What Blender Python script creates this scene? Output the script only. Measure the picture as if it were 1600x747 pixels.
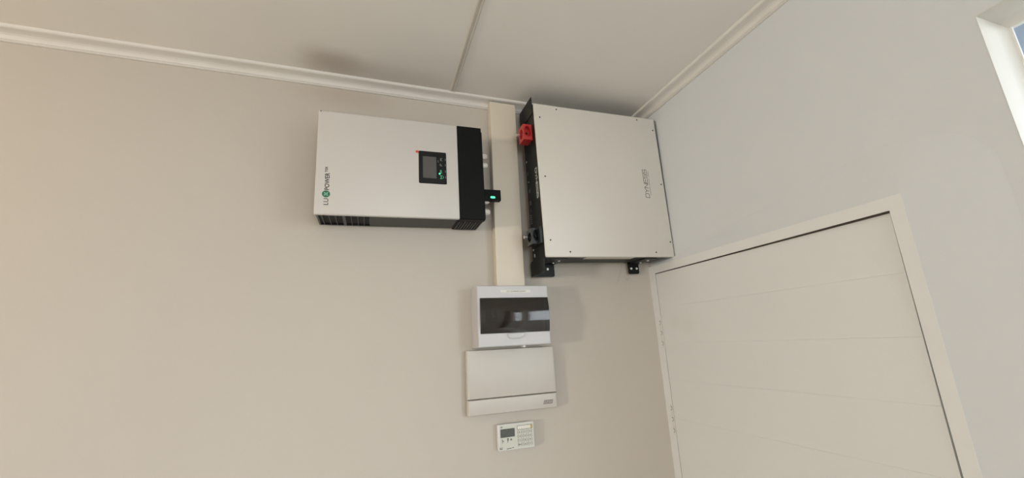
import bpy, bmesh, math
from mathutils import Matrix, Vector, Euler

for o in list(bpy.data.objects):
    bpy.data.objects.remove(o)
S = bpy.context.scene
COL = S.collection
ZC = 1.8            # height of the camera above the floor
H = 0.909 + ZC      # ceiling
XW = 0.012          # surface of the right wall
YF = -4.6           # front wall (behind the camera)
XL = -7.0           # left wall

# ------------------------------------------------------------------ camera
cd = bpy.data.cameras.new('camera')
cam = bpy.data.objects.new('camera', cd); COL.objects.link(cam)
R = Matrix(((0.9438265841732546, -0.3264891250352069, -0.050953216204584144),
            (-0.03071602097320942, -0.24021363008946586, 0.9702339604316138),
            (-0.32901049384999764, -0.9141675246654669, -0.2367484567713043)))
cam.matrix_world = Matrix.Translation((-1.0492, -1.374, ZC)) @ R.transposed().to_4x4()
cd.sensor_width = 36.0
cd.lens = 643.3909 * 36 / 1600
cd.shift_x = -(808.877 - 800) / 1600
cd.shift_y = (377.62 - 373.5) / 1600
cd.clip_start = 0.01
S.camera = cam

# ------------------------------------------------------------------ sky, light, exposure
S.view_settings.view_transform = 'Standard'
S.view_settings.look = 'None'
S.view_settings.gamma = 1
S.view_settings.exposure = -0.13
W = bpy.data.worlds.new('sky'); S.world = W; W.use_nodes = True
bg = W.node_tree.nodes['Background']
bg.inputs['Color'].default_value = (0.90, 0.95, 1.0, 1)
bg.inputs['Strength'].default_value = 11.5


def area(name, loc, rot, sx, sy, power, color, portal=False):
    l = bpy.data.lights.new(name, 'AREA'); l.shape = 'RECTANGLE'
    l.size = sx; l.size_y = sy; l.energy = power; l.color = color
    if portal:
        l.cycles.is_portal = True
    o = bpy.data.objects.new(name, l); COL.objects.link(o)
    o.location = loc; o.rotation_euler = rot
    return o


# window openings: (s0, s1, z0, z1) along the right wall (s = -y) and the left wall
WIN1 = (1.047, 2.20, 0.95, 2.3537)
WIN3 = (2.90, 3.60, 1.37, 2.07)
PI = math.pi
for n, w in (('portal_1', WIN1),):
    area(n, (XW + .103, -(w[0] + w[1]) / 2, (w[2] + w[3]) / 2), (0, PI / 2, 0), w[3] - w[2], w[1] - w[0], 0, (1, 1, 1), True)
area('portal_3', (XL - .103, -(WIN3[0] + WIN3[1]) / 2, (WIN3[2] + WIN3[3]) / 2), (0, -PI / 2, 0), WIN3[3] - WIN3[2], WIN3[1] - WIN3[0], 0, (1, 1, 1), True)
# daylight of the left window
area('left_window_daylight', (XL + .02, -3.25, 1.72), (0, -PI / 2, 0), .6, .5, 165, (1.0, 0.925, 0.81))
area('front_fill', (-.75, YF + .05, 1.95), (PI / 2, 0, 0), 1.4, 1.2, 42, (.92, .965, 1.0))  # fill lamp added behind the camera; the front wall has no window
lamp = bpy.data.lights.new('warm_lamp', 'POINT'); lamp.energy = 6; lamp.color = (1.0, 0.56, 0.24); lamp.shadow_soft_size = .12
lo = bpy.data.objects.new('warm_lamp', lamp); COL.objects.link(lo); lo.location = (-2.75, -.55, 2.15)


# ------------------------------------------------------------------ materials
def mat(name, col, rough=.5, metal=0, spec=.5, noise=None, bump=None, emit=None, coat=0):
    m = bpy.data.materials.new(name); m.use_nodes = True
    nt = m.node_tree; p = nt.nodes['Principled BSDF']
    p.inputs['Base Color'].default_value = (*col, 1)
    p.inputs['Roughness'].default_value = rough
    p.inputs['Metallic'].default_value = metal
    p.inputs['Specular IOR Level'].default_value = spec
    if coat: p.inputs['Coat Weight'].default_value = coat
    tc = nt.nodes.new('ShaderNodeTexCoord')
    if noise:
        sc, amt = noise
        n = nt.nodes.new('ShaderNodeTexNoise'); n.inputs['Scale'].default_value = sc; n.inputs['Detail'].default_value = 5
        nt.links.new(tc.outputs['Object'], n.inputs['Vector'])
        r = nt.nodes.new('ShaderNodeMapRange')
        r.inputs['From Min'].default_value = .3; r.inputs['From Max'].default_value = .7
        r.inputs['To Min'].default_value = 1 - amt; r.inputs['To Max'].default_value = 1 + amt
        nt.links.new(n.outputs['Fac'], r.inputs['Value'])
        v = nt.nodes.new('ShaderNodeVectorMath'); v.operation = 'SCALE'; v.inputs[0].default_value = col
        nt.links.new(r.outputs[0], v.inputs['Scale'])
        nt.links.new(v.outputs[0], p.inputs['Base Color'])
    if bump:
        sc, st, dist = bump
        n2 = nt.nodes.new('ShaderNodeTexNoise'); n2.inputs['Scale'].default_value = sc; n2.inputs['Detail'].default_value = 6
        nt.links.new(tc.outputs['Object'], n2.inputs['Vector'])
        b = nt.nodes.new('ShaderNodeBump'); b.inputs['Strength'].default_value = st; b.inputs['Distance'].default_value = dist
        nt.links.new(n2.outputs['Fac'], b.inputs['Height']); nt.links.new(b.outputs[0], p.inputs['Normal'])
    if emit:
        p.inputs['Emission Color'].default_value = (*emit[0], 1); p.inputs['Emission Strength'].default_value = emit[1]
    return m


def add_spots(m, spots, axes):
    """dirt spots and darker patches of their own shape: (centre, radii, colour, strength), centre in world space"""
    nt = m.node_tree; p = nt.nodes['Principled BSDF']
    g = nt.nodes.new('ShaderNodeNewGeometry')
    for c, rad, col, st in spots:
        sub = nt.nodes.new('ShaderNodeVectorMath'); sub.operation = 'SUBTRACT'; sub.inputs[1].default_value = c
        nt.links.new(g.outputs['Position'], sub.inputs[0])
        nz = nt.nodes.new('ShaderNodeTexNoise'); nz.inputs['Scale'].default_value = 14; nz.inputs['Detail'].default_value = 4
        nt.links.new(g.outputs['Position'], nz.inputs['Vector'])
        dv = nt.nodes.new('ShaderNodeVectorMath'); dv.operation = 'DIVIDE'; dv.inputs[1].default_value = rad
        nt.links.new(sub.outputs[0], dv.inputs[0])
        ln = nt.nodes.new('ShaderNodeVectorMath'); ln.operation = 'LENGTH'
        nt.links.new(dv.outputs[0], ln.inputs[0])
        ad = nt.nodes.new('ShaderNodeMath'); ad.operation = 'MULTIPLY_ADD'
        nt.links.new(nz.outputs['Fac'], ad.inputs[0]); ad.inputs[1].default_value = .3
        nt.links.new(ln.outputs['Value'], ad.inputs[2])
        mr = nt.nodes.new('ShaderNodeMapRange'); mr.interpolation_type = 'SMOOTHERSTEP'
        mr.inputs['From Min'].default_value = .1; mr.inputs['From Max'].default_value = 1.25
        mr.inputs['To Min'].default_value = st; mr.inputs['To Max'].default_value = 0
        nt.links.new(ad.outputs[0], mr.inputs['Value'])
        mx = nt.nodes.new('ShaderNodeMix'); mx.data_type = 'RGBA'
        nt.links.new(mr.outputs[0], mx.inputs['Factor'])
        mx.inputs['B'].default_value = (*col, 1)
        if p.inputs['Base Color'].links:
            nt.links.new(p.inputs['Base Color'].links[0].from_socket, mx.inputs['A'])
        else:
            mx.inputs['A'].default_value = p.inputs['Base Color'].default_value
        nt.links.new(mx.outputs['Result'], p.inputs['Base Color'])


M_wall = mat('wall_paint', (.52, .48, .425), .85, noise=(1.6, .02), bump=(260, .25, .0012), spec=.3)
add_spots(M_wall, [((-1.17, 0, 2.66), (.24, .2, .07), (.40, .33, .27), .45)], 'xz')  # darker brownish patch on the wall above the inverter
M_wallr = mat('wall_paint_right', (.62, .64, .66), .8, noise=(1.6, .015), bump=(260, .2, .001), spec=.3)
M_ceil = mat('ceiling_paint', (.83, .81, .765), .85, noise=(2.2, .02), bump=(400, .15, .0006), spec=.25)
add_spots(M_ceil, [((-1.195, -.10, H), (.15, .105, .2), (.34, .28, .22), .55), ((-1.02, -.06, H), (.42, .11, .2), (.42, .38, .33), .38)], 'xy')  # darker brown patches on the ceiling near the back wall
M_corn = mat('cornice_paint', (.70, .68, .64), .6, noise=(9, .02))
M_floor = mat('floor_tile', (.36, .34, .31), .4, noise=(3, .06))
M_door = mat('door_paint', (.685, .695, .685), .45, noise=(2.5, .015), bump=(60, .08, .001))
add_spots(M_door, [((0, -.17, 1.83), (.05, .06, .05), (.52, .47, .36), .15), ((0, -.11, 1.84), (.05, .04, .04), (.5, .45, .36), .15)], 'yz')
M_frame = mat('door_frame_paint', (.71, .715, .705), .5, noise=(6, .015))
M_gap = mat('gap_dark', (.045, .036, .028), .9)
M_hinge = mat('hinge_painted', (.69, .66, .62), .5, noise=(90, .04))
M_white = mat('white_steel', (.56, .535, .50), .38, noise=(5, .01))
M_whiteB = mat('white_battery_steel', (.62, .60, .55), .4, noise=(5, .01))
M_black = mat('black_steel', (.0055, .0070, .0070), .42, noise=(40, .15), spec=.28)
M_cap = mat('black_plastic_cap', (.0055, .0068, .0062), .5, noise=(30, .08), spec=.12)
M_dgrey = mat('dark_grey_steel', (.05, .048, .046), .5, noise=(20, .08))
M_slot = mat('vent_black', (.008, .008, .009), .7)
M_rib = mat('vent_rib_grey', (.075, .077, .082), .5)
M_panel = mat('display_black', (.006, .007, .007), .32, spec=.3)
M_lcd = mat('lcd_grey', (.085, .082, .08), .25)
M_icon = mat('icon_grey', (.25, .27, .26), .5)
M_icong = mat('icon_green_lit', (.1, .4, .22), .5, emit=((.10, .62, .30), .55))
M_led = mat('green_led', (.1, .9, .5), .4, emit=((.06, 1.0, .36), 1.8))
M_red = mat('red_sticker', (.62, .06, .04), .5)
M_ink = mat('black_ink', (.02, .02, .022), .6)
M_green = mat('green_ink', (.03, .16, .09), .5)
M_mint = mat('mint_ink', (.30, .55, .42), .5)
M_wink = mat('white_ink', (.62, .64, .63), .5)
M_conn = mat('red_connector_plastic', (.47, .03, .03), .4, noise=(60, .08))
M_connd = mat('red_connector_inside', (.28, .012, .015), .55)
M_bconn = mat('black_connector_plastic', (.014, .018, .019), .33)
M_metal = mat('zinc_metal', (.75, .73, .68), .3, metal=.9)
M_screw = mat('bright_screw_head', (.85, .85, .84), .3, metal=.3)
M_dscrew = mat('dark_screw_head', (.035, .03, .028), .4, metal=.5)
M_gland = mat('ivory_gland', (.74, .70, .62), .42, noise=(40, .05))
M_trunk = mat('cream_trunking', (.66, .595, .49), .42, noise=(4, .02))
M_db = mat('cool_white_plastic', (.52, .515, .52), .35, noise=(10, .01))
M_db2 = mat('warm_white_plastic', (.505, .475, .43), .33, noise=(10, .01))
M_label = mat('paper_label', (.70, .68, .62), .6)
M_rating = mat('rating_label', (.60, .56, .50), .5, noise=(160, .12))
M_key = mat('keypad_face', (.56, .565, .50), .45)
M_keyw = mat('keypad_side', (.72, .73, .73), .4)
M_klcd = mat('keypad_lcd', (.07, .075, .06), .3, noise=(160, .3))
M_yel = mat('yellow_mark', (.55, .38, .05), .5)
M_brk = mat('breaker_grey', (.55, .55, .52), .5)
M_brkg = mat('breaker_green', (.05, .10, .08), .5)
M_inner = mat('inner_panel', (.30, .275, .25), .6)
M_badge = mat('badge_grey', (.24, .21, .20), .45)
M_badget = mat('badge_light', (.46, .43, .41), .5)
M_wf = mat('window_frame_paint', (.70, .69, .66), .45)
M_reveal = mat('reveal_plaster', (.60, .585, .54), .8, bump=(200, .2, .001))
M_eave = mat('eave_paint', (.16, .20, .26), .7)
M_ground = mat('outside_ground', (.13, .125, .11), .9, noise=(.8, .2))
M_crack = mat('hairline', (.40, .36, .31), .9)

def two_sided_fresnel(nt, ior):
    f = nt.nodes.new('ShaderNodeFresnel'); g = nt.nodes.new('ShaderNodeNewGeometry')
    mr = nt.nodes.new('ShaderNodeMapRange'); mr.inputs['To Min'].default_value = ior; mr.inputs['To Max'].default_value = 1 / ior
    nt.links.new(g.outputs['Backfacing'], mr.inputs['Value']); nt.links.new(mr.outputs[0], f.inputs[0])
    return f


M_glass = bpy.data.materials.new('window_glass'); M_glass.use_nodes = True
nt = M_glass.node_tree; nt.nodes.remove(nt.nodes['Principled BSDF'])
a = nt.nodes.new('ShaderNodeBsdfTransparent'); a.inputs[0].default_value = (.93, .95, .96, 1)
b = nt.nodes.new('ShaderNodeBsdfGlossy'); b.inputs['Roughness'].default_value = .02
f = two_sided_fresnel(nt, 1.45)
x = nt.nodes.new('ShaderNodeMixShader')
nt.links.new(f.outputs[0], x.inputs[0]); nt.links.new(a.outputs[0], x.inputs[1]); nt.links.new(b.outputs[0], x.inputs[2])
nt.links.new(x.outputs[0], nt.nodes['Material Output'].inputs[0])

M_smoke = bpy.data.materials.new('smoked_cover'); M_smoke.use_nodes = True
nt = M_smoke.node_tree; nt.nodes.remove(nt.nodes['Principled BSDF'])
a = nt.nodes.new('ShaderNodeBsdfTransparent'); a.inputs[0].default_value = (.50, .45, .405, 1)
b = nt.nodes.new('ShaderNodeBsdfGlossy'); b.inputs['Roughness'].default_value = .05
d = nt.nodes.new('ShaderNodeBsdfDiffuse'); d.inputs[0].default_value = (.05, .042, .036, 1)
f = two_sided_fresnel(nt, 1.5)
x0 = nt.nodes.new('ShaderNodeMixShader'); x0.inputs[0].default_value = .3
x = nt.nodes.new('ShaderNodeMixShader')
nt.links.new(a.outputs[0], x0.inputs[1]); nt.links.new(d.outputs[0], x0.inputs[2])
nt.links.new(f.outputs[0], x.inputs[0]); nt.links.new(x0.outputs[0], x.inputs[1]); nt.links.new(b.outputs[0], x.inputs[2])
nt.links.new(x.outputs[0], nt.nodes['Material Output'].inputs[0])


# ------------------------------------------------------------------ mesh helpers
def box(bm, x0, x1, y0, y1, z0, z1, bev=0, seg=2):
    m = Matrix.Translation(((x0 + x1) / 2, (y0 + y1) / 2, (z0 + z1) / 2)) @ Matrix.Diagonal((x1 - x0, y1 - y0, z1 - z0, 1))
    r = bmesh.ops.create_cube(bm, size=1, matrix=m)
    if bev:
        es = list({e for v in r['verts'] for e in v.link_edges})
        bmesh.ops.bevel(bm, geom=es, offset=bev, segments=seg, affect='EDGES', profile=.5)


def dbox(bm, x0, x1, d0, d1, z0, z1, bev=0, seg=2):      # d = distance out from the wall behind
    box(bm, x0, x1, -d1, -d0, z0, z1, bev, seg)


def cyl(bm, p0, p1, r0, r1=None, n=20):
    r1 = r0 if r1 is None else r1
    p0 = Vector(p0); p1 = Vector(p1); ax = p1 - p0
    q = Vector((0, 0, 1)).rotation_difference(ax.normalized())
    m = Matrix.Translation((p0 + p1) / 2) @ q.to_matrix().to_4x4()
    bmesh.ops.create_cone(bm, cap_ends=True, segments=n, radius1=r0, radius2=r1, depth=ax.length, matrix=m)


def prism(bm, pts, y0, y1, axis='y'):
    """extrude a polygon; pts in the plane across the axis"""
    def P(u, v, w):
        return {'y': (u, w, v), 'x': (w, u, v), 'z': (u, v, w)}[axis]
    lo = [bm.verts.new(P(u, v, y0)) for u, v in pts]
    hi = [bm.verts.new(P(u, v, y1)) for u, v in pts]
    bm.faces.new(lo); bm.faces.new(hi[::-1])
    n = len(pts)
    for i in range(n):
        bm.faces.new((lo[i], hi[i], hi[(i + 1) % n], lo[(i + 1) % n]))


def rrect(x0, x1, z0, z1, r, n=5):
    out = []
    for cx, cz, a0 in ((x1 - r, z1 - r, 0), (x0 + r, z1 - r, 90), (x0 + r, z0 + r, 180), (x1 - r, z0 + r, 270)):
        for k in range(n):
            a = math.radians(a0 + 90 * k / (n - 1)); out.append((cx + r * math.cos(a), cz + r * math.sin(a)))
    return out


def loft(bm, rings, cap0=True, cap1=True):
    """rings of (list of (x, z), d)"""
    R_ = [[bm.verts.new((u, -d, v)) for u, v in pts] for pts, d in rings]
    n = len(R_[0])
    for a, b in zip(R_, R_[1:]):
        for i in range(n):
            bm.faces.new((a[i], a[(i + 1) % n], b[(i + 1) % n], b[i]))
    if cap0: bm.faces.new(R_[0][::-1])
    if cap1: bm.faces.new(R_[-1])


def obj(name, bm, m, parent=None, smooth=False):
    bmesh.ops.recalc_face_normals(bm, faces=bm.faces)
    me = bpy.data.meshes.new(name); bm.to_mesh(me); bm.free()
    me.materials.append(m)
    if smooth:
        for p in me.polygons: p.use_smooth = True
        try: me.set_sharp_from_angle(angle=math.radians(38))
        except Exception: pass
    o = bpy.data.objects.new(name, me); COL.objects.link(o)
    if parent: o.parent = parent
    return o


def B(fn, *a, **k):
    bm = bmesh.new(); fn(bm, *a, **k); return bm


def empty(name, loc, rot=None):
    o = bpy.data.objects.new(name, None); COL.objects.link(o); o.location = loc
    o.empty_display_size = .05
    if rot is not None:
        o.rotation_mode = 'QUATERNION'; o.rotation_quaternion = rot
    return o


def tag(o, label=None, cat=None, group=None, kind=None):
    for k, v in (('label', label), ('category', cat), ('group', group), ('kind', kind)):
        if v: o[k] = v
    return o


def struct(name, bm, m, label=None, cat=None, parent=None):
    o = obj(name, bm, m, parent)
    if parent is None: tag(o, label, cat, kind='structure')
    elif label: o['label'] = label
    return o


def text_mesh(txt, size, depth=.0002, bold=0.0):
    cu = bpy.data.curves.new('lettering', 'FONT'); cu.body = txt; cu.size = size; cu.extrude = depth
    cu.offset = bold; cu.resolution_u = 3
    t = bpy.data.objects.new('lettering', cu); COL.objects.link(t)
    bpy.context.view_layer.update()
    dg = bpy.context.evaluated_depsgraph_get()
    me = bpy.data.meshes.new_from_object(t.evaluated_get(dg))
    bpy.data.objects.remove(t); bpy.data.curves.remove(cu)
    xs = [v.co.x for v in me.vertices]; ys = [v.co.y for v in me.vertices]
    return me, (min(xs), max(xs), min(ys), max(ys))


def place_text(name, txt, m, parent, origin, right, up, width, height, depth=.0002, bold=0.0):
    """flat lettering stretched to width x height; origin = lower-left corner, right/up unit vectors"""
    me, (a, b_, c, d_) = text_mesh(txt, 1.0, depth, bold * 100)
    right = Vector(right); up = Vector(up); out = right.cross(up)
    sx = width / (b_ - a); sy = height / (d_ - c); o0 = Vector(origin)
    for v in me.vertices:
        x, y, z = v.co
        v.co = o0 + right * ((x - a) * sx) + up * ((y - c) * sy) + out * z
    me.materials.clear(); me.materials.append(m)
    o = bpy.data.objects.new(name, me); COL.objects.link(o); o.parent = parent
    return o


def strokes(name, lines, m, parent, origin, right, up, w, depth=.0003):
    """polyline strokes drawn as thin flat bars; lines in (u, v) metres"""
    bm = bmesh.new(); right = Vector(right); up = Vector(up); out = right.cross(up); o0 = Vector(origin)
    for ln in lines:
        for (u0, v0), (u1, v1) in zip(ln, ln[1:]):
            du, dv = u1 - u0, v1 - v0; L = math.hypot(du, dv)
            if L < 1e-9: continue
            du /= L; dv /= L; e = w / 2
            q = [(u0 - du * e - dv * e, v0 - dv * e + du * e), (u0 - du * e + dv * e, v0 - dv * e - du * e),
                 (u1 + du * e + dv * e, v1 + dv * e - du * e), (u1 + du * e - dv * e, v1 + dv * e + du * e)]
            lo = [bm.verts.new(o0 + right * a + up * b_) for a, b_ in q]
            hi = [bm.verts.new(o0 + right * a + up * b_ + out * depth) for a, b_ in q]
            bm.faces.new(lo); bm.faces.new(hi[::-1])
            for i in range(4): bm.faces.new((lo[i], lo[(i + 1) % 4], hi[(i + 1) % 4], hi[i]))
    return obj(name, bm, m, parent)


GL = {'D': [[(0, 0), (0, 1), (.75, 1), (1, .8), (1, .2), (.75, 0), (0, 0)]],
      'Y': [[(0, 1), (.5, .5), (1, 1)], [(.5, .5), (.5, 0)]],
      'N': [[(0, 0), (0, 1), (1, 0), (1, 1)]],
      'E': [[(1, 1), (0, 1), (0, 0), (1, 0)], [(0, .5), (.9, .5)]],
      'S': [[(1, 1), (0, 1), (0, .5), (1, .5), (1, 0), (0, 0)]]}


def dyness_lines(length, height, gap=.22, shear=0.12):
    n = 6; cw = length / (n + gap * (n - 1)); out = []
    for i, ch in enumerate('DYNESS'):
        for ln in GL[ch]:
            out.append([(i * cw * (1 + gap) + u * cw + v * height * shear, v * height) for u, v in ln])
    return out


# ------------------------------------------------------------------ the room
T = .097      # wall thickness
bm = bmesh.new(); box(bm, XL - T, XW + T, 0, T, 0, H + .1)
wall_back = struct('wall_back', bm, M_wall, 'cream painted back wall carrying the electrical boxes', 'wall')
# hairline marks below the right bracket of the battery
strokes('hairline_crack', [[(0, 0), (.010, .022), (.022, .05), (.028, .072)], [(.030, .018), (.040, .010), (.046, .001), (.05, .006)],
                           [(.040, .010), (.062, .012)], [(.046, .001), (.05, .014)], [(0, 0), (-.004, -.008)], [(0, 0), (.006, .004)]],
        M_crack, wall_back, (-.151, -.00005, 2.010), (1, 0, 0), (0, 0, 1), .0010, .0002)

DOOR = (0.0, .8657, 0, .265 + ZC)     # rough opening in the right wall
bm = bmesh.new()
x0, x1 = XW, XW + T
segs = [(0.0, .860, .263 + ZC, H + .1), (.860, WIN1[0], 0, H + .1), (WIN1[0], WIN1[1], 0, WIN1[2]), (WIN1[0], WIN1[1], WIN1[3], H + .1),
        (WIN1[1], -YF, 0, H + .1)]
for s0, s1, z0, z1 in segs:
    box(bm, x0, x1, -s1, -s0, z0, z1)
struct('wall_right', bm, M_wallr, 'pale grey-white painted right wall around the door and windows', 'wall')
bm = bmesh.new()
for s0, s1, z0, z1 in [(0, WIN3[0], 0, H + .1), (WIN3[0], WIN3[1], 0, WIN3[2]), (WIN3[0], WIN3[1], WIN3[3], H + .1), (WIN3[1], -YF, 0, H + .1)]:
    box(bm, XL - T, XL, -s1, -s0, z0, z1)
struct('wall_left', bm, M_wall, 'cream painted left wall with a window, out of frame', 'wall')
struct('wall_front', B(box, XL - T, XW + T, YF - T, YF, 0, H + .1), M_wall, 'cream painted wall behind the camera', 'wall')
struct('floor', B(box, XL - T, XW + T, YF - T, T, -.1, 0), M_floor, 'plain beige floor below the frame', 'floor')

# ceiling: slab, boards and joint strips
ceiling = struct('ceiling', B(box, XL - T, XW + T, YF - T, T, H + .009, H + .1), M_ceil, 'off-white board ceiling with jointing strips', 'ceiling')
joints = [-6.9, -5.7, -4.5, -3.34, -2.12, -.7945]
edges = [XL] + joints + [XW]
for i in range(len(edges) - 1):
    a_, b_ = edges[i], edges[i + 1]
    obj('ceiling_board', B(box, a_ + (.0015 if i else 0), b_ - (.0015 if i < len(edges) - 2 else 0), YF, 0, H, H + .009), M_ceil, ceiling)
M_strip = mat('joint_strip_paint', (.62, .59, .53), .5)
for j in joints:
    bm = bmesh.new()
    prism(bm, [(j - .010, H + .0), (j - .010, H - .0015), (j - .0065, H - .003), (j - .004, H - .003), (j - .003, H - .0012), (j + .003, H - .0012),
               (j + .004, H - .0035), (j + .0075, H - .0035), (j + .010, H - .0015), (j + .010, H)], YF, -.0435, 'y')
    obj('joint_strip', bm, M_strip, ceiling)

# cornices (cove profile: out from the wall, below the ceiling)
PROF = [(0, 0), (.0437, 0), (.0437, .0030), (.0428, .0064), (.0405, .0086), (.0360, .0098), (.0280, .0110), (.0205, .0130), (.0150, .0165),
        (.0118, .0205), (.0098, .0245), (.0070, .0262), (.0048, .0275), (.0060, .0284), (.0062, .0299), (.0030, .0307), (0, .0307)]
TC = ZC
bm = bmesh.new(); prism(bm, [(-d_, H - h_) for d_, h_ in PROF], XL, XW, 'x')
o = struct('trim_1', bm, M_corn, 'white cove cornice along the top of the back wall', 'cornice')
bm = bmesh.new(); prism(bm, [(XW - d_, H - h_) for d_, h_ in PROF], YF, -.0, 'y')
o = struct('trim_2', bm, M_corn, 'white cove cornice along the top of the right wall', 'cornice')

# ------------------------------------------------------------------ door and frame in the right wall
DZ = .2351 + ZC; S0, S1 = .0358, .8386; FS1 = .8657; FZ = .265 + ZC
def warp(bm):       # the leaf sits a little deeper towards its upper closing corner
    for v in bm.verts:
        u = (-v.co.y - S0) / (S1 - S0); t = max(0, (v.co.z - 1.0) / (DZ - 1.0))
        v.co.x += .009 * u * t ** 2


door = empty('door_1', (0, 0, 0)); tag(door, 'flush cream painted door of horizontal boards in a cream frame', 'door', kind='structure')
FT = .002
bm = bmesh.new()
box(bm, 0, .10, -S0, -.0, 0, FZ)                 # hinge side
box(bm, 0, .10, -FS1, -S1, 0, FZ)                # closing side
box(bm, 0, .10, -S1, -S0, DZ, FZ)                # head
bmesh.ops.remove_doubles(bm, verts=bm.verts, dist=1e-5)
obj('door_frame', bm, M_frame, door)
# rebate behind the leaf
bm = bmesh.new(); box(bm, .052, .10, -S1, -S0, 0, DZ)
obj('door_stop', bm, M_gap, door)
LX = .0012       # leaf face, just behind the frame's face
g = .0022
ztop = DZ - .0034
bnd = [ztop] + [ZC + .1011 - .1325 * k for k in range(15)]
bnd = [z for z in bnd if z > .02] + [.008]
bm = B(box, LX + .012, LX + .036, -(S1 - .0055), -(S0 + .0018), .008, ztop)
bmesh.ops.bisect_plane(bm, geom=bm.verts[:] + bm.edges[:] + bm.faces[:], plane_co=(0, 0, 1.0), plane_no=(0, 0, 1))
warp(bm); obj('leaf_core', bm, M_door, door)
for i in range(len(bnd) - 1):
    z1, z0 = bnd[i], bnd[i + 1]
    bm = bmesh.new(); box(bm, LX, LX + .012, -(S1 - .0055), -(S0 + .0018), z0 + .00005, z1 - .00005, .0003, 1)
    warp(bm); obj('plank', bm, M_door, door)
for hz in (.0035, -.303, -1.55):
    zc_ = ZC + hz
    hg = obj('hinge', B(box, -.0007, .0025, -S0 + .0012, -S0 + .010, zc_ - .052, zc_ + .052), M_hinge, door)
    for k in range(5):
        za = zc_ - .052 + k * .0208
        bm = bmesh.new(); cyl(bm, (-.0005, -S0 + .0005, za + .0016), (-.0005, -S0 + .0005, za + .0194), .0026, n=10)
        obj('knuckle', bm, M_hinge, hg, True)
    for q in (.046, .008, -.030):
        strokes('hinge_notch', [[(-.006, 0), (.001, 0), (.002, -.009)], [(-.005, -.012), (-.0005, -.012)]], M_gap, hg, (-.0042, -S0, zc_ + q), (0, -1, 0), (0, 0, 1), .0012)
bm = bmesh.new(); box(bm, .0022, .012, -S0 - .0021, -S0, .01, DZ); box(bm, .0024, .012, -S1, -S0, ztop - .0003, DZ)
obj('gap_shade', bm, M_gap, door)  # dark strips put into the leaf's gaps to stand in for shade
# slim plaster ridge around the frame
bm = bmesh.new()
inn_ = [(.06, FZ)]; out_ = [(.0605, FZ + .001)]
for k in range(9):
    a_ = PI / 2 * (1 - k / 8)
    inn_.append((FS1 - .001 + .001 * math.cos(a_), FZ - .001 + .001 * math.sin(a_)))
    out_.append((FS1 + .15 * math.cos(a_), FZ + .12 * math.sin(a_)))
inn_.append((FS1, 0)); out_.append((FS1 + .15, 0))
va = [bm.verts.new((.0006, -a_, z_)) for a_, z_ in inn_]; vb = [bm.verts.new((XW - .0003, -a_, z_)) for a_, z_ in out_]
for k in range(len(va) - 1): bm.faces.new((va[k], va[k + 1], vb[k + 1], vb[k]))
for f_ in bm.faces: f_.smooth = True
struct('trim_3', bm, M_wallr, 'sloping plaster edge around the door frame', 'plaster trim')


# ------------------------------------------------------------------ windows
def window(n, s0, s1, z0, z1, side, label):
    root = empty('window_%d' % n, (0, 0, 0)); tag(root, label, 'window', kind='structure')
    xin = XW if side > 0 else XL
    def bx(bm, a0, a1, *r, **k):      # a = depth into the wall
        p, q = xin + side * a0, xin + side * a1
        box(bm, min(p, q), max(p, q), *r, **k)
    bm = bmesh.new(); rings = []
    for a_, q in ((-.0002, -.0009), (-.0003, -.0003), (.0004, 0), (.056, 0), (.066, .0008), (.074, .0026), (.080, .0050), (.0845, .0078), (.0855, .0086), (.0965, .0088)):
        rings.append([bm.verts.new((xin + side * a_, -s_, z_)) for s_, z_ in ((s0 + q, z0 + q), (s1 - q, z0 + q), (s1 - q, z1 - q * 1.45), (s0 + q, z1 - q * 1.45))])
    for ra, rb in zip(rings, rings[1:]):
        for i in range(4): bm.faces.new((ra[i], ra[(i + 1) % 4], rb[(i + 1) % 4], rb[i]))
    obj('reveal', bm, M_reveal, root, True)
    bm = bmesh.new(); bx(bm, -.02, .085, -s1 - .01, -s0 + .01, z0 - .012, z0 + .008, bev=.002, seg=1); obj('sill', bm, M_wf, root)
    fw = .0118
    def frame(nm, a0, a1, b0, b1, c0, c1, w, m):
        bm = bmesh.new()
        bx(bm, a0, a1, -b1, -b1 + w, c0, c1); bx(bm, a0, a1, -b0 - w, -b0, c0, c1)
        bx(bm, a0, a1, -b1 + w, -b0 - w, c1 - w, c1); bx(bm, a0, a1, -b1 + w, -b0 - w, c0, c0 + w)
        return obj(nm, bm, m, root)
    frame('window_frame', .0850, .0900, s0, s1, z0, z1, fw, M_wf)
    sm = s0 + (s1 - s0) * .70
    bm = bmesh.new(); bx(bm, .045, .0960, -sm - .028, -sm + .028, z0 + fw, z1 - fw, bev=.002, seg=1); obj('mullion', bm, M_wf, root)
    for q0, q1 in ((s0 + fw, sm - .028), (sm + .028, s1 - fw)):
        bm = bmesh.new(); bx(bm, .0865, .0890, -q1, -q0, z0 + fw, z1 - fw)
        obj('pane', bm, M_glass, root)
    return root


window(1, *WIN1, 1, 'two-pane window in a deep white reveal, right of the door')
window(2, *WIN3, -1, 'window of the left wall, out of frame')
struct('roof_eave', B(box, XW + T, XW + T + .75, YF - .5, .5, 2.52, 2.60), M_eave, 'blue-grey eave outside above the right-hand window', 'eave')
struct('ground', B(box, -14, 14, -14, 14, -.45, -.35), M_ground, 'grey ground outside the house', 'ground')

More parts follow.
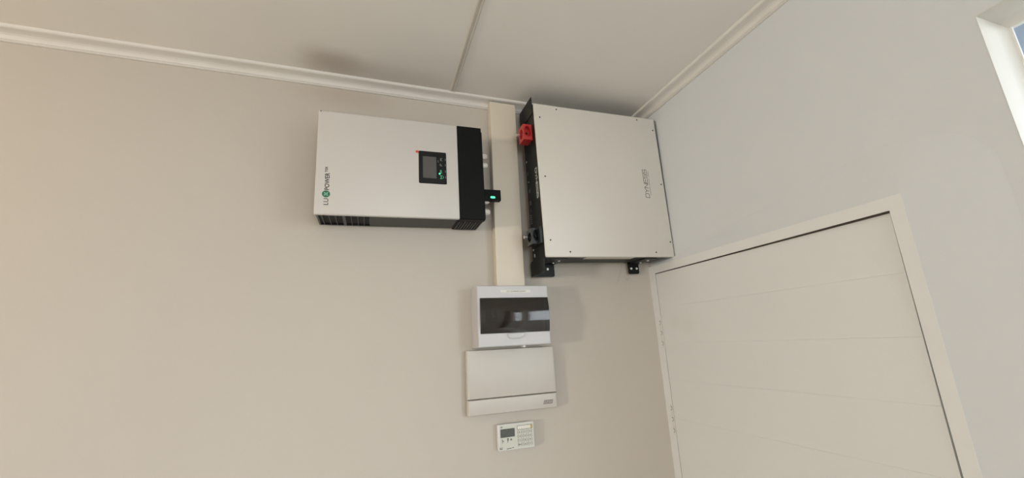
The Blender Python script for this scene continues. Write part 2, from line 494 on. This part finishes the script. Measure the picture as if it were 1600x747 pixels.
# ------------------------------------------------------------------ inverter (lies on its side)
IR = .0156
inv = empty('inverter', (-1.2148, 0, .383 + ZC), Euler((0, -IR, 0)).to_quaternion())
tag(inv, 'white and black solar inverter mounted sideways with a small display', 'inverter')
Wd, Hh, Dd = .505, .3296, .1336
XC = .4217
bm = bmesh.new()
dbox(bm, .150, XC, .0114, .123, .0035, Hh - .003)
dbox(bm, .004, .150, .0114, .123, .010, Hh - .003)
ch = obj('chassis', bm, M_dgrey, inv)
obj('vent_recess', B(dbox, .0045, .1495, .013, .122, .0085, .0101), M_slot, ch)
for cx, w in ((.0062, .005), (.0186, .0022), (.0374, .0022), (.0555, .0022), (.0782, .0085), (.0984, .0020), (.1168, .0020), (.1341, .0020)):
    obj('vent_rib', B(dbox, cx - w / 2, cx + w / 2, .0114, .122, .0035, .0086), M_rib, ch)
obj('vent_edge', B(dbox, .004, .150, .0114, .0150, .0035, .0086), M_slot, ch)
obj('wall_bracket', B(dbox, .06, .44, .0, .0114, .03, .30), M_dgrey, inv)
bm = bmesh.new(); dbox(bm, 0, XC, .1205, Dd, 0, Hh, .0035, 3)
cover = obj('front_cover', bm, M_white, inv, True)
for sx, sz in ((.0065, Hh - .0025),):
    obj('screw', B(cyl, (sx, -Dd - .0004, sz), (sx, -Dd + .001, sz), .0017, n=10), M_dscrew, cover)
for sx in (.026, .232):
    obj('screw', B(cyl, (sx, -.1245, -.0007), (sx, -.1245, .001), .0026, n=10), M_rib, cover)
# black end cap with a small step at its outer end
bm = bmesh.new()
loft(bm, [([(XC + .0006, -.0005), (.5, -.0005), (.5, Hh - .0005), (XC + .0006, Hh - .0005)], .112),
          ([(XC + .0006, -.0005), (.505, -.0005), (.505, Hh - .0005), (XC + .0006, Hh - .0005)], .1125),
          ([(XC + .0006, -.0005), (.505, -.0005), (.505, Hh - .0005), (XC + .0006, Hh - .0005)], .1300),
          ([(XC + .0012, .0015), (.5035, .0015), (.5035, Hh - .002), (XC + .0012, Hh - .002)], Dd - .0003)])
dbox(bm, .497, .5085, .100, .128, .004, Hh - .013, .002, 2)
cap = obj('end_cap', bm, M_cap, inv)
bm = bmesh.new(); dbox(bm, XC - .004, .5035, .006, .1122, .0012, Hh - .002)
obj('end_housing', bm, M_cap, inv)
for k in range(9):
    cx = XC + .003 + k * .0092
    obj('vent_rib', B(dbox, cx, cx + .0030, .012, .100, -.0012, .0013), M_rib if k in (2, 4, 6) else M_dgrey, cap)
# display
dp = obj('display_panel', B(loft, [(rrect(.2945, .3825, .1137, .2243, .004), Dd - .0005), (rrect(.2945, .3825, .1137, .2243, .004), Dd + .0008),
                                 (rrect(.2952, .3818, .1144, .2236, .0035), Dd + .0012)]), M_panel, inv)
YD = -(Dd + .0012)
obj('display_screen', B(box, .3075, .3500, YD - .0003, YD, .1320, .2060), M_lcd, dp)
obj('red_sticker', B(box, .2855, .2945, -Dd - .0004, -Dd, .2165, .2243), M_red, inv)
UP = (-1, 0, 0); RT = (0, 0, 1)      # lettering runs up the wall: the unit hangs on its side
ic = [(.1975, [[(0, 0), (.005, .004), (.010, 0)], [(0, .005), (.010, .005)]]), (.1790, [[(.001, .001), (.009, .006)], [(.001, .004), (.005, .008)]]),
      (.1565, [[(0, .001), (0, .006), (.009, .006)], [(.003, .003), (.009, .003)]]), (.1365, [[(0, 0), (0, .006), (.005, .003), (.010, .006), (.010, 0)], [(.002, -.003), (.008, -.003)]])]
for k, (zz, ln) in enumerate(ic):
    m_ = M_icong if k >= 2 else M_icon
    strokes('button_icon', ln, m_, dp, (.3685, YD - .0002, zz - .004), RT, UP, .0011)
    strokes('button_caption', [[(0, 0), (.0065, 0)]], M_icon, dp, (.3790, YD - .0002, zz - .002), RT, UP, .0011)
strokes('button_caption', [[(0, 0), (.007, 0)]], M_icon, dp, (.3560, YD - .0002, .188), RT, UP, .0010)
obj('status_light', B(cyl, (.3600, YD, .1490), (.3600, YD - .0008, .1490), .0026, n=14), M_led, dp)
# lettering: LU (X) POWER TEK
YL = -(Dd + .0001)
place_text('lettering', 'LU', M_ink, inv, (.0372, YL, .0285), RT, UP, .0200, .0125, bold=.00005)
bm = bmesh.new(); cyl(bm, (.0305, YL, .0620), (.0305, YL - .0004, .0620), .0108, n=28)
rd = obj('round_emblem', bm, M_green, inv)
strokes('emblem_mark', [[(-.0052, -.0052), (-.0018, 0), (-.0052, .0052)], [(.0052, -.0052), (.0018, 0), (.0052, .0052)], [(-.0018, 0), (.0018, 0)],
                        [(-.0052, -.0052), (0, -.0022), (.0052, -.0052)], [(-.0052, .0052), (0, .0022), (.0052, .0052)]],
        M_mint, rd, (.0305, YL - .0005, .0620), RT, UP, .0014)
place_text('lettering', 'POWER', M_ink, inv, (.0385, YL, .0745), RT, UP, .0535, .0128, bold=.00018)
place_text('lettering', 'TEK', M_ink, inv, (.0325, YL, .1295), RT, UP, .0190, .0072, bold=.00015)
# cable glands on the outer end
for zz in (.2500, .2160, .0850, .0450):
    bm = bmesh.new()
    cyl(bm, (.500, -.077, zz), (.511, -.077, zz), .0108, n=6)
    cyl(bm, (.511, -.077, zz), (.5135, -.077, zz), .0085, n=20)
    cyl(bm, (.5135, -.077, zz), (.5310, -.077, zz), .0105, n=24)
    cyl(bm, (.5310, -.077, zz), (.5365, -.077, zz), .0105, .0072, n=24)
    obj('cable_gland', bm, M_gland, inv, True)
bm = bmesh.new(); dbox(bm, .508, .5725, .082, .103, .0803, .1185, .0015, 2)
dg = obj('data_dongle', bm, M_cap, inv)
obj('status_light', B(loft, [(rrect(.535, .5515, .0868, .0938, .0033), .1029), (rrect(.535, .5515, .0868, .0938, .0033), .1036)]), M_led, dg)
bm = bmesh.new(); dbox(bm, .500, .510, .084, .101, .083, .116)
obj('plug', bm, M_cap, dg)

# ------------------------------------------------------------------ trunking
KX0, KX1, KZ0, KZ1 = -.6513, -.5505, .1842 + ZC, .8905 + ZC
tr = empty('cable_trunking', (0, 0, 0)); tag(tr, 'cream plastic cable trunking running up the wall to the ceiling', 'trunking')
obj('trunking_base', B(dbox, KX0 + .0015, KX1 - .0015, 0, .031, KZ0, KZ1 - .002), M_trunk, tr)
bm = bmesh.new()
prism(bm, [(KX0, -.020), (KX0, -.0385), (KX0 + .0015, -.040), (KX1 - .0015, -.040), (KX1, -.0385), (KX1, -.020), (KX1 - .0012, -.020),
           (KX1 - .0012, -.038), (KX0 + .0012, -.038), (KX0 + .0012, -.020)], KZ0, KZ1, 'z')
obj('trunking_lid', bm, M_trunk, tr)

# ------------------------------------------------------------------ battery
from mathutils import Quaternion
rv = Vector((.0064, -.0181, -.0012))
bat = empty('battery', (-.513, -.0172, .2682 + ZC), Quaternion(rv.normalized(), rv.length))
tag(bat, 'large square white wall battery with black sides in the ceiling corner', 'battery')
BW, BH, BD = .5225, .5666, .1342
bm = bmesh.new(); dbox(bm, 0, BW, .1245, BD, 0, BH, .0052, 3)
fp = obj('front_plate', bm, M_whiteB, bat, True)
for sx, sz in ((.0899, .553), (.0213, .5129), (.4387, .5529), (.5079, .5149), (.0225, .2861), (.5087, .2861), (.022, .0583), (.0913, .0181), (.5108, .0575), (.4404, .0178)):
    bm = bmesh.new(); cyl(bm, (sx, -BD + .001, sz), (sx, -BD - .0007, sz), .0036, .0026, n=12)
    obj('screw', bm, M_dscrew, fp)
bm = bmesh.new(); dbox(bm, .002, .495, .022, .1292, .0015, BH - .0015)
chs = obj('chassis', bm, M_black, bat)
obj('connector_panel', B(dbox, -.0005, .003, .018, .1292, 0, BH - .002), M_black, bat)
obj('rating_label', B(dbox, .158, .352, .094, .1285, .0006, .0016), M_rating, bat, )
cap_ = bat
# brackets
def bracket(x0, x1, zt, up, gusset):
    bm = bmesh.new()
    s = -1 if up else 1
    zb = BH if up else 0
    e = .0405 if not gusset else .0465
    if up: e = .031
    # tab on the wall side, rounded outer corners
    r = .007
    if up:
        pts = rrect(x0, x1, zb - .012, zb + e, r)
        prism(bm, pts, -.003, 0, 'y')
        dbox(bm, x0, x1, 0, .12, zb + .0002, zb + .0022)
    else:
        pts = rrect(x0, x1, zb - e, zb + .010, r)
        prism(bm, pts, -.003, 0, 'y')
        dbox(bm, x0, x1, 0, .12, zb - .0022, zb + .0002)
    if gusset:
        if up:
            prism(bm, [(0, zb - .035), (-.128, zb - .035), (-.1225, zb + e), (0, zb + e)], x0 - .002, x0, 'x')
        else:
            prism(bm, [(0, zb + .003), (-.1235, zb + .003), (-.1216, zb - e), (0, zb - e)], x0 - .002, x0, 'x')
    o = obj('mounting_bracket', bm, M_black, bat)
    o2 = B(dbox, x0 + .012, x1 - .010, -.0168, 0, (zb - .010) if not up else zb - .01, (zb + .008))
    obj('spacer', o2, M_black, o)
    return o
b1 = bracket(-.001, .087, 0, False, True)
b2 = bracket(.4030, .4515, 0, False, False)
bracket(-.001, .087, 0, True, True)
for p, q in ((b1, [(.060, -.0184)]), (b2, [(.4160, -.0193), (.4411, -.0196)])):
    for sx, sz in q:
        bm = bmesh.new(); cyl(bm, (sx, -.003, sz), (sx, -.0062, sz), .0046, .0036, n=16)
        obj('screw', bm, M_screw, p, True)
for p, sx, sd in ((b1, .0708, .0807), (b1, .067, .0394), (b2, .4375, .0831), (b2, .4364, .0384)):
    bm = bmesh.new(); cyl(bm, (sx, -sd, -.0020), (sx, -sd, -.0050), .0050, .0038, n=14)
    obj('screw', bm, M_metal, p, True)


def connector(zc, zh, m, m2, nm, d0, d1, xo):
    """cable plug: block with a round mouth towards the room and a slot in its end"""
    root = empty(nm, (0, 0, 0)); root.parent = bat
    z0, z1 = zc - zh, zc + zh
    dm = (d0 + d1) / 2
    n = 24
    bm = bmesh.new()
    # front face (normal -y) with a round hole: ring of quads between square outline and circle
    def ringface(ax):
        out = []; inn = []; deep = []
        for k in range(n):
            a = 2 * PI * k / n
            c, s = math.cos(a), math.sin(a); q = max(abs(c), abs(s))
            if ax == 'd':
                u0, u1 = -xo, -.001; cu = (u0 + u1) / 2; hu = (u1 - u0) / 2; r = hu * .80
                out.append((cu + c / q * hu, -d1, zc + s / q * zh)); inn.append((cu + c * r, -d1, zc + .002 + s * zh * .72)); deep.append((cu + c * r, -d1 + .016, zc + .002 + s * zh * .72))
            else:
                cu = dm; hu = (d1 - d0) / 2; r = hu * .62
                out.append((-xo, -(cu + c / q * hu), zc + s / q * zh)); inn.append((-xo, -(cu + c * r), zc + s * zh * .62)); deep.append((-xo + .010, -(cu + c * r), zc + s * zh * .62))
        vs = [[bm.verts.new(p) for p in L] for L in (out, inn, deep)]
        for a_, b_ in zip(vs, vs[1:]):
            for i in range(n): bm.faces.new((a_[i], a_[(i + 1) % n], b_[(i + 1) % n], b_[i]))
        bm.faces.new(vs[2])
    ringface('d'); ringface('x')
    x0, x1 = -xo, -.001
    def quad(*p): bm.faces.new([bm.verts.new(v) for v in p])
    quad((x0, -d0, z0), (x1, -d0, z0), (x1, -d1, z0), (x0, -d1, z0))
    quad((x0, -d0, z1), (x1, -d0, z1), (x1, -d1, z1), (x0, -d1, z1))
    quad((x0, -d0, z0), (x1, -d0, z0), (x1, -d0, z1), (x0, -d0, z1))
    quad((x1, -d0, z0), (x1, -d1, z0), (x1, -d1, z1), (x1, -d0, z1))
    bmesh.ops.remove_doubles(bm, verts=bm.verts, dist=1e-6)
    obj('plug_body', bm, m, root)
    bm = bmesh.new()
    cyl(bm, (-xo / 2, -d1 + .0155, zc + .002), (-xo / 2, -d1 + .006, zc + .002), .0045, n=16)
    cyl(bm, (-xo + .0095, -dm, zc), (-xo + .002, -dm, zc), .0055, n=12)
    obj('contact', bm, m2, root)
    bm = bmesh.new()
    cyl(bm, (-xo + .001, -d0 - .004, zc + .006), (-xo - .012, -d0 - .004, zc + .006), .0062, n=16)
    obj('lock_pin', bm, M_metal, root, True)
    return root


c1 = connector(.4660, .030, M_conn, M_connd, 'red_plug', .058, .105, .0345)
tag(c1, 'red power plug')
c2 = connector(.0790, .0275, M_bconn, M_slot, 'black_plug', .056, .106, .0320)
tag(c2, 'black power plug')
obj('plug_base', B(dbox, -.012, 0, .106, .126, .050, .108, .003, 2), M_bconn, c2)
# small sockets, switch and lamps on the connector panel
for dd, zz, w, h, m_ in ((.031, .3815, .004, .007, M_icon), (.034, .334, .006, .014, M_dgrey), (.037, .300, .003, .004, M_icon), (.0405, .264, .007, .015, M_dgrey),
                         (.0405, .218, .008, .016, M_dgrey), (.0405, .190, .006, .010, M_bconn), (.033, .0455, .005, .006, M_icon), (.041, .0235, .004, .012, M_icon),
                         (.0796, .4299, .004, .005, M_dgrey), (.086, .4299, .003, .004, M_dgrey)):
    bm = bmesh.new(); dbox(bm, -.0022, -.0004, dd - w, dd + w, zz - h / 2, zz + h / 2, .0006, 1)
    obj('socket', bm, m_, bat)
for k in range(5):
    obj('dip_switch', B(dbox, -.0016, -.0004, .027, .040, .142 + k * .0075, .1435 + k * .0075), M_icon, bat)
# lettering
LD = dyness_lines(.1125, .0165)
strokes('lettering', LD, M_ink, fp, (.4470, -BD - .00005, .2285), (.0, 0, 1), (-1, 0, 0), .0018)
strokes('lettering', [[(.0, 0), (.034, 0)], [(.040, 0), (.066, 0)], [(.074, 0), (.096, 0)]], M_ink, fp, (.4545, -BD - .00005, .2395), (0, 0, 1), (-1, 0, 0), .0011)
# on the black side the word runs downwards, letter tops towards the room
strokes('lettering', dyness_lines(.1080, .0150, shear=0), M_wink, bat, (-.0007, -.1035, .3240), (0, 0, -1), (0, -1, 0), .0024)

# ------------------------------------------------------------------ breaker box with smoked cover
EX0, EX1, EZ0, EZ1, ED = -.7315, -.4837, -.0114, .1842, .0804
db = empty('breaker_box', (EX0, 0, EZ0 + ZC)); tag(db, 'cool white breaker box with curved smoked cover below the trunking', 'breaker box')
w_, h_ = EX1 - EX0, EZ1 - EZ0
ax0, ax1, az0, az1 = .0080, w_ - .0035, .0415, .1550      # aperture
def rc(x0, x1, z0, z1): return [(x0, z0), (x1, z0), (x1, z1), (x0, z1)]
bm = bmesh.new()
loft(bm, [(rc(-.001, w_ + .001, -.001, h_ + .001), 0), (rc(-.0005, w_ + .0005, -.0005, h_ + .0005), .068), (rc(.0003, w_ - .0003, .0003, h_ - .0003), .0765),
          (rc(.0015, w_ - .0015, .0015, h_ - .0015), .0796), (rc(.004, w_ - .004, .004, h_ - .004), ED),
          (rc(ax0, ax1, az0, az1), ED), (rc(ax0 + .001, ax1 - .001, az0 + .001, az1 - .001), .050)])
obj('housing', bm, M_db, db)
bm = bmesh.new(); dbox(bm, ax0 + .002, ax1 - .002, .050, .053, az0 + .002, az1 - .002)
inn = obj('inner_panel', bm, M_inner, db)
bm = bmesh.new(); dbox(bm, .020, .225, .0532, .056, .080, .118)
obj('blanking_strip', bm, M_brk, inn)
for k, xx in enumerate((.0335, .0515)):
    bm = bmesh.new(); dbox(bm, xx, xx + .0172, .053, .062, .072, .120, .0008, 1); dbox(bm, xx, xx + .0172, .062, .067, .084, .108, .0008, 1)
    br = obj('circuit_breaker', bm, M_brkg, db)
    obj('lever', B(dbox, xx + .004, xx + .0132, .067, .072, .093, .102, .001, 1), M_ink, br)
for k in range(5):
    xx = .120 + k * .018
    bm = bmesh.new(); dbox(bm, xx, xx + .0172, .053, .060, .078, .120, .0008, 1)
    br = obj('circuit_breaker', bm, M_brk, db)
# curved smoked cover
bm = bmesh.new()
N = 14; outer = []; inner = []
zz0, zz1 = az0 + .0008, az1 - .0008
for k in range(N + 1):
    t = k / N; z = zz0 + (zz1 - zz0) * t
    b_ = .0025 + .0085 * (1 - (2 * t - 1) ** 2)
    outer.append((-(ED + b_), z)); inner.append((-(ED + b_ - .0016), z))
prism(bm, [(-(ED - .004), zz0)] + outer + [(-(ED - .004), zz1)] + [(-(ED - .004), zz1 - .0016)] + [(a, min(max(b, zz0 + .0016), zz1 - .0016)) for a, b in inner[::-1]] + [(-(ED - .004), zz0 + .0016)], ax0 + .0018, ax1 - .0018, 'x')
for xa in (ax0 + .0006, ax1 - .0018):
    prism(bm, [(-(ED - .004), zz0)] + outer + [(-(ED - .004), zz1)], xa, xa + .0012, 'x')
sc = obj('smoked_cover', bm, M_smoke, db, True)
# pull tab: raised U under the cover
bm = bmesh.new()
U = [(.0945, .0400), (.0965, .0300), (.1030, .0235), (.1120, .0215), (.1400, .0225), (.1510, .0270), (.1560, .0340), (.1575, .0405)]
U = [(a + 0, b) for a, b in U]
loft(bm, [(U, ED - .0005), (U, ED + .0035), ([(a + (.126 - a) * .05, b + (.036 - b) * .10) for a, b in U], ED + .0045),
          ([(a + (.126 - a) * .14, b + (.036 - b) * .30) for a, b in U], ED + .0022)])
obj('pull_tab', bm, M_db, db)
obj('bottom_clip', B(dbox, .148, .156, .060, .0812, -.006, .001, .0008, 1), M_db, db)
lb = obj('name_label', B(dbox, .0790, .1835, ED - .0002, ED + .0004, .1718, .1800), M_label, db)
place_text('lettering', 'DC COMBINER BOARD', M_ink, lb, (.1005, -ED - .00045, .1738), (1, 0, 0), (0, 0, 1), .0665, .0043, .0001)

# ------------------------------------------------------------------ lower distribution board
GX0, GX1, GZ0, GZ1, GZ2, GD = -.7586, -.4507, -.2175, -.0192, -.1704, .028
d2 = empty('distribution_board', (GX0, 0, GZ0 + ZC)); tag(d2, 'wide flat warm white distribution board with two-piece lid and grey badge', 'distribution board')
w2, h2, s2 = GX1 - GX0, GZ1 - GZ0, GZ2 - GZ0
obj('base', B(dbox, .004, w2 - .004, 0, .013, .004, h2 - .004), M_db2, d2)
def lid(z0, z1, nm):
    bm = bmesh.new()
    loft(bm, [(rc(.0, w2, z0, z1), .008), (rc(.0, w2, z0, z1), GD - .010), (rc(.0008, w2 - .0008, z0 + .0002, z1 - .0002), GD - .0055),
              (rc(.0028, w2 - .0028, z0 + .0008, z1 - .0008), GD - .002), (rc(.0062, w2 - .0062, z0 + .0018, z1 - .0018), GD - .0003), (rc(.009, w2 - .009, z0 + .003, z1 - .003), GD)])
    return obj(nm, bm, M_db2, d2, True)
up = lid(s2 + .0012, h2, 'door')
lw = lid(0, s2, 'lower_panel')
bg_ = [(.2535, .0135), (.2580, .0262), (.2900, .0262), (.2860, .0135)]
bm = bmesh.new(); loft(bm, [(bg_, GD - .0005), (bg_, GD + .0006)])
bdg = obj('badge', bm, M_badge, lw)
strokes('badge_mark', [[(0, 0), (.004, .006)], [(.005, 0), (.008, 0), (.009, .005)], [(.011, .001), (.012, .006), (.015, .006)], [(.017, 0), (.018, .006)], [(.020, 0), (.024, .005)], [(.0255, .0), (.027, .006)]],
        M_badget, bdg, (.2575, -GD - .0007, .0170), (1, 0, 0), (0, 0, 1), .0012)
bm = bmesh.new(); prism(bm, [(.160, s2 + .014), (.166, s2 + .010), (.172, s2 + .022), (.168, s2 + .020)], -GD - .0008, -GD + .0003, 'y')
obj('arrow_mark', bm, M_db2, up)
obj('screw', B(cyl, (.1665, -GD + .0003, s2 - .013), (.1665, -GD - .0006, s2 - .013), .0022, n=12), M_db2, lw)

# ------------------------------------------------------------------ prepaid keypad
HX0, HX1, HZ0, HZ1, HD = -.6616, -.5417, -.3288, -.2525, .024
kp = empty('keypad_meter', (HX0, 0, HZ0 + ZC)); tag(kp, 'small ivory prepaid electricity keypad with dark screen and twelve keys', 'keypad')
w3, h3 = HX1 - HX0, HZ1 - HZ0
obj('case', B(dbox, 0, w3, 0, HD - .0006, 0, h3, .0022, 2), M_keyw, kp, True)
obj('face_sheet', B(loft, [(rrect(.0028, w3 - .0022, .0022, h3 - .0022, .0012), HD - .001), (rrect(.0028, w3 - .0022, .0022, h3 - .0022, .0012), HD + .0001)]), M_key, kp)
Y3 = -HD - .0001
sc3 = obj('screen', B(box, .0076, .0534, Y3 - .0004, Y3, .0392, .0626), M_klcd, kp)
strokes('screen_frame', [[(0, 0), (.0458, 0), (.0458, .0234), (0, .0234), (0, 0)]], M_ink, kp, (.0076, Y3 - .0003, .0392), (1, 0, 0), (0, 0, 1), .0012)
obj('name_slot', B(box, .0640, .1125, Y3 - .0003, Y3, .0572, .0680), M_label, kp)
obj('yellow_end', B(box, .1085, .1135, Y3 - .0005, Y3, .0570, .0682), M_yel, kp)
strokes('slot_frame', [[(0, .0055), (.0015, .0112), (.0505, .0112), (.0505, 0), (.0015, 0), (0, .0055)]], M_ink, kp, (.0628, Y3 - .0003, .0570), (1, 0, 0), (0, 0, 1), .0009)
keys = ['1', '2', '3', '4', '5', '6', '7', '8', '9', None, '0', 'i']
key_me = None
for i, s in enumerate(keys):
    cx = .0703 + (i % 3) * .0175; cz = .0495 - (i // 3) * .0123
    if key_me is None:
        bm = bmesh.new(); loft(bm, [(rrect(-.0062, .0062, -.0044, .0044, .0024, 4), 0), (rrect(-.0062, .0062, -.0044, .0044, .0024, 4), .0008),
                                    (rrect(-.0056, .0056, -.0038, .0038, .0020, 4), .0011)])
        k_ = obj('key', bm, M_key, kp); key_me = k_.data
    else:
        k_ = bpy.data.objects.new('key', key_me); COL.objects.link(k_); k_.parent = kp
    k_.location = (cx, Y3, cz)
    L = [[(-.006, -.0018), (-.006, .0018)], [(.006, -.0018), (.006, .0018)], [(-.0062, -.0025), (-.0050, -.0042)], [(.0062, -.0025), (.0050, -.0042)],
         [(-.0062, .0025), (-.0050, .0042)], [(.0062, .0025), (.0050, .0042)]]
    strokes('key_outline', L, M_ink, k_, (0, -.0008, 0), (1, 0, 0), (0, 0, 1), .0008, .0005)
    if s:
        place_text('key_symbol', s, M_ink, k_, (-.0014 if s != 'i' else -.0008, -.0012, -.0026), (1, 0, 0), (0, 0, 1), .0028 if s not in 'i1' else .0014, .0050, .0001, bold=.0003)
    else:
        strokes('key_symbol', [[(.0035, 0), (-.0035, 0), (-.0012, .0020)], [(-.0035, 0), (-.0012, -.0020)]], M_ink, k_, (0, -.0012, 0), (1, 0, 0), (0, 0, 1), .0010)
for ln, org in (([[(0, 0), (0, .011)], [(0, .008), (.004, .006)], [(.004, .006), (.004, .003)]], (.0120, Y3, .0225)),
                ([[(0, .004), (0, .011)], [(.0015, .004), (.0015, .011)], [(-.0015, .010), (.0035, .010)], [(0, 0), (.0005, .003)]], (.0300, Y3, .0235)),
                ([[(0, 0), (.005, 0), (.005, .003), (.0025, .004), (0, 0)]], (.0385, Y3, .0290)),
                ([[(0, 0), (.008, .0004)], [(.004, -.003), (.004, .0015)]], (.0070, Y3, .0690))):
    strokes('printed_mark', ln, M_ink, kp, org, (1, 0, 0), (0, 0, 1), .0013)
strokes('printed_mark', [[(0, .001), (.0045, .001)], [(0, .004), (.003, .004)], [(0, 0), (0, .006)], [(.006, 0), (.006, .0065)]], M_ink, kp, (.0045, Y3, .0045), (1, 0, 0), (0, 0, 1), .0013)
strokes('printed_mark', [[(0, 0), (.003, .0002)], [(.004, .0002), (.008, .0005)], [(.009, .0005), (.0145, .0009)], [(.018, .0012), (.0225, .0015)]], M_ink, kp, (.0265, Y3, .0048), (1, 0, 0), (0, 0, 1), .0016)
